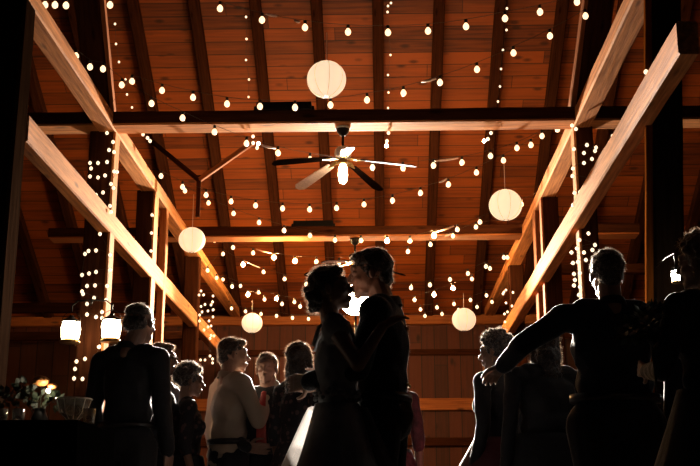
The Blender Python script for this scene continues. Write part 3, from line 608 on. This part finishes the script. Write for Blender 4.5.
def fuzz_bm(me, n, l0, l1, wd=.0005, seed=11):
    rr_ = random.Random(seed); bm = bmesh.new(); nv = len(me.vertices)
    for _ in range(n):
        v = me.vertices[rr_.randrange(nv)]; n_ = v.normal
        d_ = (n_ + Vector((rr_.gauss(0, .45), rr_.gauss(0, .45), rr_.gauss(0, .35)))).normalized(); Ln = rr_.uniform(l0, l1)
        sd = d_.cross(Vector((rr_.gauss(0, 1), rr_.gauss(0, 1), rr_.gauss(0, 1)))).normalized()*wd
        p = v.co; m_ = p+d_*Ln*.6+n_*Ln*.05; a_ = [bm.verts.new(x_) for x_ in (p-sd, p+sd, m_+sd*.8, m_-sd*.8)]; t_ = bm.verts.new(m_+(d_+Vector((0, 0, -.4)))*Ln*.45)
        bm.faces.new(a_); bm.faces.new((a_[3], a_[2], t_))
    return bm
def person(label, px, py, H, face, hyaw=0, hpitch=0, hair='short', hairm='hair_dark', top='black_cloth', sleeves=1, bottom='black_cloth', dress=None,
           lean=(0, 0), arms=None, fem=False, wide=1.0, skirt=None, extras=(), hroll=0, hshift=(0, 0), vest=None, collar=None, strap=False, hairlabel=None, voxel=.006, lint=800):
    s = H/1.75; zf = 1.0
    topz = {'curly': .02, 'bun': .0, 'balding': -.005}.get(hair, 0)
    def J(x, y, z):
        k = max(0, z-.95)/.5; return Vector((x+lean[0]*k, y+lean[1]*k, z))
    hc = J(0, .015, 1.625) + Vector((hshift[0], hshift[1], -.0)); 
    T = Matrix.Translation(hc) @ rotm(hyaw, hpitch, hroll).to_4x4()
    topoff = Vector((hc.x, hc.y, 0))*s
    base = at_z(px, py, H); Rf = Matrix.Rotation(face, 3, 'Z'); base = base - Rf @ topoff; base.z = 0
    root = empty('person', base, face); tag(root, label, 'person'); root.scale = (1, 1, 1)
    W = wide; SW = (.165 if fem else .190)*W; fs = .88 if fem else 1.0
    if arms is None: arms = {}
    A = {}
    for sd in (-1, 1):
        df = (J(sd*(SW+.045), -.03, 1.13), J(sd*(SW+.045), .04, .88), Vector((0, .15, -1)), Vector((-sd, .1, 0)))
        a = arms.get(sd)
        if a: df = (Vector(a[0]), Vector(a[1]), Vector(a[2]), Vector(a[3]))
        A[sd] = (J(sd*SW, -.005, 1.40),)+df
    def torso(bm, e=0):
        ball(bm, J(0, 0, 1.27), ((.148*W*fs)+e, (.108*(W**.5))+e, .175+e)); ball(bm, J(0, .0, 1.10), (.135*W*fs+e, .100*W*(1 if not fem else .9)+e, .16+e))
        ball(bm, J(0, -.005, .95), (.158*W+e, .118*(W**.7)+e, .12+e))
        capsule(bm, J(-SW+.01, -.005, 1.405), J(SW-.01, -.005, 1.405), .054+e, .054+e)
        capsule(bm, J(-SW*.55, -.012, 1.435), J(SW*.55, -.012, 1.435), .05+e, .05+e)
        if fem:
            for q in (-1, 1): ball(bm, J(q*.07, .075, 1.27), (.062+e, .055+e, .06+e))
    def arm(bm, sd, e=0, t=1.0, up=1):
        sh, el, wr, _, _ = A[sd]; k = .86 if fem else 1
        capsule(bm, sh, el, .050*k+e, .040*k+e)
        if t > .5: capsule(bm, el, el.lerp(wr, (t-.5)*2), .040*k+e, (.040+( .029-.040)*((t-.5)*2))*k+e)
    def legs(bm, e=0, z1=.08):
        for q in (-1, 1):
            capsule(bm, (q*.088*W, 0, .90), (q*.098, .012, .50), .088*W+e, .058+e); capsule(bm, (q*.098, .012, .50), (q*.10, -.01, z1), .056+e, .040+e)
    def S(bm):
        bmesh.ops.scale(bm, vec=(s, s, s), verts=bm.verts); return bm
    # body
    bm = bmesh.new(); head_parts(bm, T, fem)
    nb = J(0, -.025, 1.44); capsule(bm, nb, T @ Vector((0, -.028, -.065)), .058 if not fem else .050, .054 if not fem else .045)
    capsule(bm, nb+Vector((0, 0, -.02)), J(-SW*.7, -.015, 1.415), .05, .035); capsule(bm, nb+Vector((0, 0, -.02)), J(SW*.7, -.015, 1.415), .05, .035)
    torso(bm); legs(bm)
    for sd in (-1, 1):
        arm(bm, sd); sh, el, wr, hd, hn = A[sd]; hand(bm, wr, hd, hn, .92 if fem else 1, .35, side=(1 if True else -1))
        ball(bm, (sd*.10, .05, .045), (.04, .11, .035))
    fuse('body', S(bm), M['skin'], root, voxel, 3)
    # hair
    if hair:
        bm = bmesh.new(); hair_parts(bm, T, hair); q = fuse('hair', S(bm), M[hairm], root, .006, 2, .006, 45)
        if hairlabel: q['label'] = hairlabel
        bm = fuzz_bm(q.data, {'balding': 1600, 'groom': 2000, 'short': 2600}.get(hair, 2600), .005, .016 if hair in ('balding', 'groom', 'short') else .024)
        tag(link('flyaway_hair', bm, M['fuzz_pale' if hairm == 'hair_grey' else 'fuzz'], root), kind='stuff')
    # shoes
    for q in (-1, 1):
        bm = bmesh.new(); ball(bm, (q*.10, .055, .045), (.050, .135, .045)); ball(bm, (q*.10, -.03, .06), (.046, .06, .06)); box(bm, (q*.10-.04, -.08, 0), (q*.10+.04, .15, .02), .004)
        fuse('shoe', S(bm), M['leather'], root, .01, 2)
    if not skirt:
        bm = bmesh.new(); legs(bm, .018, .06); ball(bm, J(0, -.005, .95), (.158*W+.015, .118*(W**.7)+.015, .125)); 
        q = fuse('trousers', S(bm), M[bottom], root, .012, 4, .004, 7)
        tag(link('cloth_nap', fuzz_bm(q.data, lint, .002, .006), M['lint'], q), kind='stuff')
        bm = bmesh.new()
        c = J(0, -.003, 1.03); rings(bm, [(c+Vector((0, 0, z)), (.150*W+.018+o), (.110*(W**.8)+.018+o), Vector((1, 0, 0)), Vector((0, 1, 0))) for z, o in ((-.018, 0), (-.018, .006), (.018, .006), (.018, 0))], 28); link('belt', S(bm), M['leather'], root, True)
    # top garment
    e = .016
    bm = bmesh.new(); torso(bm, e)
    if not strap: capsule(bm, nb+Vector((0, 0, -.02)), J(-SW*.8, -.015, 1.415), .052, .045); capsule(bm, nb+Vector((0, 0, -.02)), J(SW*.8, -.015, 1.415), .052, .045)
    if sleeves:
        for sd in (-1, 1): arm(bm, sd, .014, sleeves)
    q = fuse('bodice' if skirt else ('jacket' if top in ('black_cloth', 'charcoal', 'navy_cloth') and not vest and sleeves == 1 and not fem else 'shirt'), S(bm), M[top], root, .009, 4, .006, 8)
    tag(link('cloth_nap', fuzz_bm(q.data, lint*2, .002, .006), M['lint'], q), kind='stuff')
    if vest:
        bm = bmesh.new(); torso(bm, e+.008); 
        q = fuse('vest', S(bm), M[vest], root, .010, 5)
        tag(link('cloth_nap', fuzz_bm(q.data, lint*2, .002, .006), M['lint'], q), kind='stuff')
    if collar:
        bm = bmesh.new(); c = nb+Vector((0, .004, .035)); rr = .066 if not fem else .056
        rings(bm, [(c+Vector((0, y_, z)), r_, r_*1.02, Vector((1, 0, 0)), Vector((0, 1, -.25)).normalized()) for z, r_, y_ in ((-.025, rr+.012, 0), (-.005, rr+.008, 0), (.018, rr, 0), (.020, rr-.005, 0), (-.02, rr-.004, 0))], 28, False)
        link('collar', S(bm), M[collar], root, True)
    if skirt:
        m_, z1, r0, r1, folds = skirt
        bm = bmesh.new(); seg = 96; prev = None; n = 18
        for i in range(n+1):
            u = i/n; z = 1.06+(z1-1.06)*u; c = J(0, -.003, z); c.z = z
            hip = .155*W+.02; r_ = (hip-.02+(.02+ (r0-hip))*min(1, u*4)) if u < .25 else r0+(r1-r0)*((u-.25)/.75)**.95
            ring = []
            for k in range(seg):
                a = 2*PI*k/seg; f = 1+folds*u*math.sin(a*11+1.3*math.sin(a*2)) + folds*.4*u*math.sin(a*23+2)
                yr = .80+.20*min(1, u*1.5); ring.append(bm.verts.new((c.x+r_*f*math.cos(a), c.y+r_*f*yr*math.sin(a), z)))
            if prev:
                for k in range(seg): bm.faces.new((prev[k], prev[(k+1) % seg], ring[(k+1) % seg], ring[k]))
            prev = ring
        o = link('skirt', S(bm), M[m_], root, True); sd_ = o.modifiers.new('t', 'SOLIDIFY'); sd_.thickness = .004
    for ex in extras: ex(root, T, J, S, A)
    return root

def tie(m='red'):
    def f(root, T, J, S, A):
        bm = bmesh.new()
        pts = [(1.455, .075, .016), (1.43, .095, .02), (1.36, .128, .026), (1.2, .142, .034), (1.06, .132, .04), (1.02, .126, .006)]
        rings(bm, [(J(0, y, z), w, .006, Vector((1, 0, 0)), Vector((0, 1, 0))) for z, y, w in pts], 12); link('necktie', S(bm), M[m], root, True)
        bm = bmesh.new(); ball(bm, J(0, .09, 1.44), (.02, .014, .018)); link('tie_knot', S(bm), M[m], root, True)
    return f
def glasses(root, T, J, S, A):
    bm = bmesh.new()
    for s in (-1, 1):
        tube(bm, [T @ Vector((s*.033+.024*math.cos(t), .098, .0+.018*math.sin(t))) for t in [2*PI*k/16 for k in range(17)]], .0022, 5)
        tube(bm, [T @ Vector((s*.057, .098, .004)), T @ Vector((s*.080, .02, .004)), T @ Vector((s*.082, -.015, -.008))], .0022, 5)
    tube(bm, [T @ Vector((-.01, .1, .004)), T @ Vector((.01, .1, .004))], .0022, 5)
    link('glasses', S(bm), M['blackmetal'], root)
def earrings(root, T, J, S, A):
    for s in (-1, 1):
        bm = bmesh.new(); ball(bm, T @ Vector((s*.082, -.004, -.055)), .005, sub=1); ball(bm, T @ Vector((s*.082, -.004, -.070)), (.004, .004, .010), sub=1); link('earring', S(bm), M['brass'], root, True)
def shoulder_straps(root, T, J, S, A):
    for s in (-1, 1):
        bm = bmesh.new(); tube(bm, [J(s*.085, .10, 1.33), J(s*.09, .055, 1.44), J(s*.09, -.02, 1.475), J(s*.08, -.085, 1.42), J(s*.07, -.115, 1.33)], .010, 6); link('shoulder_strap', S(bm), M['gown'], root, True)
def tulle_skirt(root, T, J, S, A):
    bm = bmesh.new(); X = Vector((1, 0, 0)); Y = Vector((0, 1, 0)); seg = 120; prev = None
    for i in range(25):
        u = i/24; z = 1.04-1.0*u; r_ = .165+.42*u**.9+.012; f0 = .02*u
        ring = [bm.verts.new((r_*(1+f0*math.sin(13*2*PI*k/seg+u*2))*math.cos(2*PI*k/seg), r_*(.82+.18*u)*(1+f0*math.sin(13*2*PI*k/seg+u*2))*math.sin(2*PI*k/seg), z)) for k in range(seg)]
        if prev:
            for k in range(seg): bm.faces.new((prev[k], prev[(k+1) % seg], ring[(k+1) % seg], ring[k]))
        prev = ring
    link('tulle_overskirt', S(bm), M['tulle'], root, True)
def veil_lace(root, T, J, S, A):
    bm = bmesh.new()
    for k in range(40):
        a = 2*PI*k/40; z = 1.10+.018*math.sin(k*1.7); c = J(0, -.003, z); ball(bm, (c.x+.142*math.cos(a), c.y+.108*math.sin(a), z), (.012, .012, .010), sub=1)
    link('lace_sash', S(bm), M['gown'], root, True)
def back_buttons(root, T, J, S, A):
    bm = bmesh.new(); box(bm, tuple(J(-.035, -.125, 1.08)), tuple(J(.035, -.118, 1.095)), .001); ball(bm, J(0, -.126, 1.0875), .008, sub=1)
    link('vest_buckle', S(bm), M['brass'], root)
def pocket_square(root, T, J, S, A): pass

R_ = math.radians
# --- the couple
person('groom in a dark vest facing the bride nose to nose', 370, 248.5, 1.80, R_(78), hyaw=R_(14), hpitch=R_(-5), hair='groom', top='charcoal', vest='black_cloth', bottom='black_cloth', collar='white_shirt',
       lean=(0, .0), hshift=(0, .042), wide=.98,
       arms={-1: ((-.245, .06, 1.14), (-.17, .30, 1.10), (.45, 1, .0), (.9, -.3, 0)), 1: ((.235, .08, 1.15), (.12, .30, 1.12), (-.4, 1, 0), (-.9, -.3, 0))}, extras=(back_buttons,), voxel=.005, lint=3500)
person('bride in a long gown with curled updo facing the groom', 330, 264.5, 1.68, R_(-90), hyaw=0, hpitch=R_(10), hair='bun', fem=True, top='gown', sleeves=0, strap=True, skirt=('gown', .03, .205, .52, .018),
       lean=(0, -.005), hshift=(0, -.05), wide=.86,
       arms={1: ((.215, .10, 1.22), (.20, .215, 1.40), (-.35, .7, .5), (-.6, .5, -.7)), -1: ((-.205, .10, 1.22), (-.19, .215, 1.40), (.35, .7, .5), (.6, .5, -.7))}, extras=(earrings, shoulder_straps, veil_lace, tulle_skirt), voxel=.005)
# --- guests on the left
person('bald-headed man in a dark suit standing with his back turned, behind the table at left', 142, 302, 1.76, R_(-20), hyaw=R_(-5), hair='balding', hairm='hair_grey', top='black_cloth', wide=1.02, collar='charcoal', hshift=(.05, 0), arms={-1: ((-.225, -.02, 1.13), (-.20, .10, .90), (0, .15, -1), (1, .1, 0)), 1: ((.225, .0, 1.13), (.20, .12, .90), (0, .15, -1), (-1, .1, 0))})
person('man in glasses seen half behind the bald man in the dark suit', 163, 342, 1.70, R_(-110), hyaw=R_(10), hair='short', hairm='hair_brown', top='navy_cloth', extras=(glasses,), collar='white_shirt')
person('short curly-haired woman in a dark flowered blouse, left of the white-shirted man', 191, 365, 1.55, R_(-75), hpitch=R_(-5), hair='curly', hairm='hair_grey', fem=True, top='floral', sleeves=.6, wide=1.1, skirt=('black_cloth', .45, .20, .27, .02), extras=(earrings,))
person('dark-haired man in a white shirt with his hand raised to his face', 234, 337, 1.75, R_(-58), hyaw=R_(-18), hair='short', top='white_shirt', wide=1.06, collar='white_shirt',
       arms={1: ((.24, .10, 1.16), (.12, .27, 1.42), (-.25, -.10, 1), (-.2, -1, .1))})
person('young man in a dark vest and red tie facing the camera', 267, 352, 1.64, R_(172), hyaw=R_(5), hair='short', hairm='hair_brown', top='charcoal', vest='black_cloth', extras=(tie('red'),), wide=.95,
       arms={1: ((.235, .02, 1.13), (.08, .20, 1.05), (-1, .2, -.1), (0, -1, .1))}, collar='charcoal')
person('long-haired woman in a dark flowered dress behind the bride\'s back', 301, 342, 1.66, R_(-40), hair='long', hairm='hair_dark', fem=True, top='floral', sleeves=.6, skirt=('floral', .45, .20, .30, .03))
person('woman in a dark red dress almost wholly hidden behind the groom', 390, 354, 1.60, R_(-6), hair='long', hairm='hair_brown', fem=True, top='pink', sleeves=.6, wide=.95, skirt=('pink', .35, .21, .34, .03))
# --- guests on the right
person('grey curly-haired woman in a dark dress right of the groom', 494, 333, 1.64, R_(55), hyaw=R_(10), hpitch=R_(-6), hair='curly', hairm='hair_grey', fem=True, top='black_cloth', sleeves=1, wide=1.25, skirt=('dark_red_cloth', .35, .30, .40, .02), extras=(earrings,))
person('broad man in a dark suit with his back turned, arm reaching left', 605, 250, 1.82, R_(8), hyaw=R_(-3), hair='short', hairm='hair_grey', top='navy_cloth', wide=1.27, collar='navy_cloth',  # grey hair with pale strands puts the backlit rim into the colour
       arms={-1: ((-.42, .05, 1.285), (-.47, .22, 1.21), (-.3, 1, -.3), (0, -.3, -1))})
person('curly-haired woman in black at the far right edge', 698, 236, 1.66, R_(30), hyaw=R_(20), hair='curly', hairm='hair_brown', fem=True, top='black_cloth', sleeves=1, wide=1.1, skirt=('black_cloth', .35, .23, .4, .02), extras=(earrings,),
       arms={-1: ((-.22, .06, 1.14), (-.10, .28, 1.17), (.3, 1, .3), (.9, -.3, 0))})
person('dark-haired woman in black standing under the suited man\'s outstretched arm', 543, 325, 1.63, R_(25), hair='long', fem=True, top='black_cloth', sleeves=1, wide=1.5, skirt=('black_cloth', .35, .27, .30, .02))

# ------------------------------------------------------------------ bouquet at right
def leaf_blob(bm, c, n, rad, size, rnd):
    for i in range(n):
        v = Vector((rnd.gauss(0, 1), rnd.gauss(0, 1), rnd.gauss(0, 1))).normalized(); p = Vector(c)+v*rad*rnd.uniform(.6, 1); u = v.orthogonal().normalized()*size*.35; t = (v+Vector((0, 0, .3))).normalized()*size
        a = [bm.verts.new(p), bm.verts.new(p+t*.5+u), bm.verts.new(p+t+v.cross(u)*.2), bm.verts.new(p+t*.5-u)]; bm.faces.new(a)
def flower(bm, c, r, rnd, axis=(0, -.3, 1), layers=3):
    ax = Vector(axis).normalized(); A, B, _ = frame_of(ax); c = Vector(c)
    for l in range(layers):
        n = 6+l*2; rr = r*(.45+.55*l/(max(1, layers-1)))
        for k in range(n):
            a = 2*PI*(k+.5*l)/n; d = A*math.cos(a)+B*math.sin(a); tnorm = d.cross(ax)
            lift = .55-.4*l/layers
            p0 = c; p1 = c+d*rr*.55+ax*rr*lift+tnorm*rr*.28; p2 = c+d*rr+ax*rr*(lift*.8); p3 = c+d*rr*.55+ax*rr*lift-tnorm*rr*.28
            bm.faces.new([bm.verts.new(q) for q in (p0, p1, p2, p3)])
    ball(bm, c+ax*r*.2, r*.22, sub=1)
rnd = random.Random(5)
bc = at(652, 322, 4.55); root = empty('bouquet', bc); tag(root, 'bouquet of pale flowers held up between the two guests at far right', 'bouquet')
bm = bmesh.new()
for k in range(7): tube(bm, [(0, 0, -.28), (rnd.uniform(-.01, .01), 0, -.12), (rnd.uniform(-.06, .06), rnd.uniform(-.03, .03), 0)], .003, 5)
link('stems', bm, M['leaf'], root)
bm = bmesh.new(); leaf_blob(bm, (0, 0, 0), 90, .055, .05, rnd); leaf_blob(bm, (-.09, 0, -.04), 50, .035, .045, rnd); tag(link('leaves', bm, M['leaf'], root), kind='stuff')
for (x, y, z, r) in ((0, -.03, .05, .032), (.04, -.02, .06, .026), (-.03, -.03, .055, .024), (.015, -.05, .01, .030), (-.05, -.03, -.005, .024), (-.10, -.02, -.02, .026), (-.085, -.03, -.055, .022), (.06, -.02, .01, .022), (.0, -.04, -.045, .024)):
    bm = bmesh.new(); flower(bm, (x, y, z), r, rnd, (rnd.uniform(-.6, .6), -.5, 1)); link('flower', bm, M['petal_pale'], root)

# ------------------------------------------------------------------ table at lower left
TD = 5.3
tx = at(40, 420, TD).x
root = empty('side_table', (tx, TD+.1, 0)); tag(root, 'dark-clothed table at the lower left corner', 'table')
bm = bmesh.new(); box(bm, (-.5, -.35, .90), (.24, .35, .93), .006); link('tabletop', bm, M['dark'], root)
for x in (-.45, .19):
    for y in (-.3, .3):
        bm = bmesh.new(); box(bm, (x-.025, y-.025, 0), (x+.025, y+.025, .90), .004); link('leg', bm, M['dark'], root)
bm = bmesh.new(); per = []
for k in range(120):
    t = k/120*4; s_ = int(t); u = t-s_; x0, x1, y0, y1 = -.51, .25, -.36, .36
    p = [(x0+(x1-x0)*u, y0), (x1, y0+(y1-y0)*u), (x1-(x1-x0)*u, y1), (x0, y1-(y1-y0)*u)][s_]; per.append(p)
topv = [bm.verts.new((x, y, .936)) for x, y in per]; cxy = (-.13, 0)
low = [bm.verts.new((cxy[0]+(x-cxy[0])*(1.04+.025*math.sin(k*.9)), (y)*(1.05+.03*math.sin(k*.9)), .12)) for k, (x, y) in enumerate(per)]
bm.faces.new(topv)
for k in range(120): bm.faces.new((topv[k], topv[(k+1) % 120], low[(k+1) % 120], low[k]))
tag(link('tablecloth', bm, M['matte_black'], None, False, loc=(tx, TD+.1, 0)), 'black cloth draped over the lower left table', 'tablecloth')
# footed glass bowl
g = at(74, 400, TD); gz = .938
root = empty('glass_bowl', (g.x, TD, gz)); tag(root, 'round footed glass bowl glinting on the table at lower left', 'bowl')
h = g.z-gz
bm = bmesh.new(); lathe(bm, [(.045, 0), (.045, .005), (.02, .012), (.03, .02), (.062, h*.45), (.085, h*1.02), (.081, h*1.02), (.058, h*.5), (.02, h*.28), (.001, h*.27)], 40); link('bowl', bm, M['glass'], root, True)
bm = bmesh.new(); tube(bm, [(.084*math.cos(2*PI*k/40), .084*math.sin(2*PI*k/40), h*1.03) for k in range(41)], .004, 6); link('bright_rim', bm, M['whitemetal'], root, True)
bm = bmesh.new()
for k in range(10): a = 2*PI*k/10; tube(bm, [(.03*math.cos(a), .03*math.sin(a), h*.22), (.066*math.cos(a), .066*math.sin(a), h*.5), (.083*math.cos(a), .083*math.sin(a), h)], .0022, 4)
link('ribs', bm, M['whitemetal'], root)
for k, (px, lab) in enumerate(((5, 'small drinking glass at the far left end of the table'), (22, 'small drinking glass on the table before the orange flowers'), (92, 'small drinking glass on the table right of the footed bowl'))):
    q = at(px, 415, TD); o = empty('drinking_glass', (q.x, TD-.05, .938)); tag(o, lab, 'glass', 'drinking glasses on the table')
    bm = bmesh.new(); lathe(bm, [(.024, 0), (.027, .002), (.030, .07), (.028, .07), (.025, .008), (.001, .007)], 20); link('glass_wall', bm, M['glass'], o, True)
# vase of flowers
v = at(40, 410, TD+.12)
root = empty('flower_vase', (v.x, TD+.12, .938)); tag(root, 'vase of orange flowers and dark leaves on the table at lower left', 'vase of flowers')
bm = bmesh.new(); lathe(bm, [(.03, 0), (.038, .015), (.042, .04), (.03, .07), (.026, .085), (.03, .09), (.025, .088), (.02, .07)], 24); link('vase', bm, M['blackmetal'], root, True)
bm = bmesh.new()
for (px, py) in ((42, 380), (53, 386), (48, 391), (30, 392), (22, 384), (12, 392)):
    q = at(px, py, TD+.12)-Vector((v.x, TD+.12, .938)); tube(bm, [(0, 0, .03), (q.x*.4, 0, .1), (q.x, 0, q.z-.005)], .0025, 5)
link('stems', bm, M['leaf'], root)
for (px, py, r, m_) in ((41, 381, .042, 'petal_orange'), (52.5, 386, .024, 'petal_orange')):
    q = at(px, py, TD+.1)-Vector((v.x, TD+.12, .938)); bm = bmesh.new(); ball(bm, q, (r, r, r*.62)); flower(bm, q, r*1.05, rnd, (.1, -.3, 1), 4); link('blossom', bm, M[m_], root)
q = at(48.3, 391, TD+.06)-Vector((v.x, TD+.12, .938)); bm = bmesh.new(); lathe(bm, [(.001, -.010), (.007, -.007), (.010, 0), (.007, .008), (.003, .012)], 12, c=q)
link('tiny_lamp', bm, M['tinylamp'], root, True)['label'] = 'tiny bright lamp under the blossoms'
bm = bmesh.new()
for (px, py) in ((30, 395), (22, 388), (12, 396), (3, 398), (40, 400), (55, 402)):
    q = at(px, py, TD+.12)-Vector((v.x, TD+.12, .938)); leaf_blob(bm, q, 26, .03, .04, rnd)
tag(link('leaves', bm, M['leaf'], root), kind='stuff')

# ------------------------------------------------------------------ world, view
w = bpy.data.worlds.new('night'); SC.world = w; w.use_nodes = True
w.node_tree.nodes['Background'].inputs[0].default_value = (.35, .45, 1, 1); w.node_tree.nodes['Background'].inputs[1].default_value = .0015
SC.view_settings.view_transform = 'Standard'; SC.view_settings.look = 'None'; SC.view_settings.gamma = 1; SC.view_settings.use_curve_mapping = False
SC.view_settings.exposure = 0
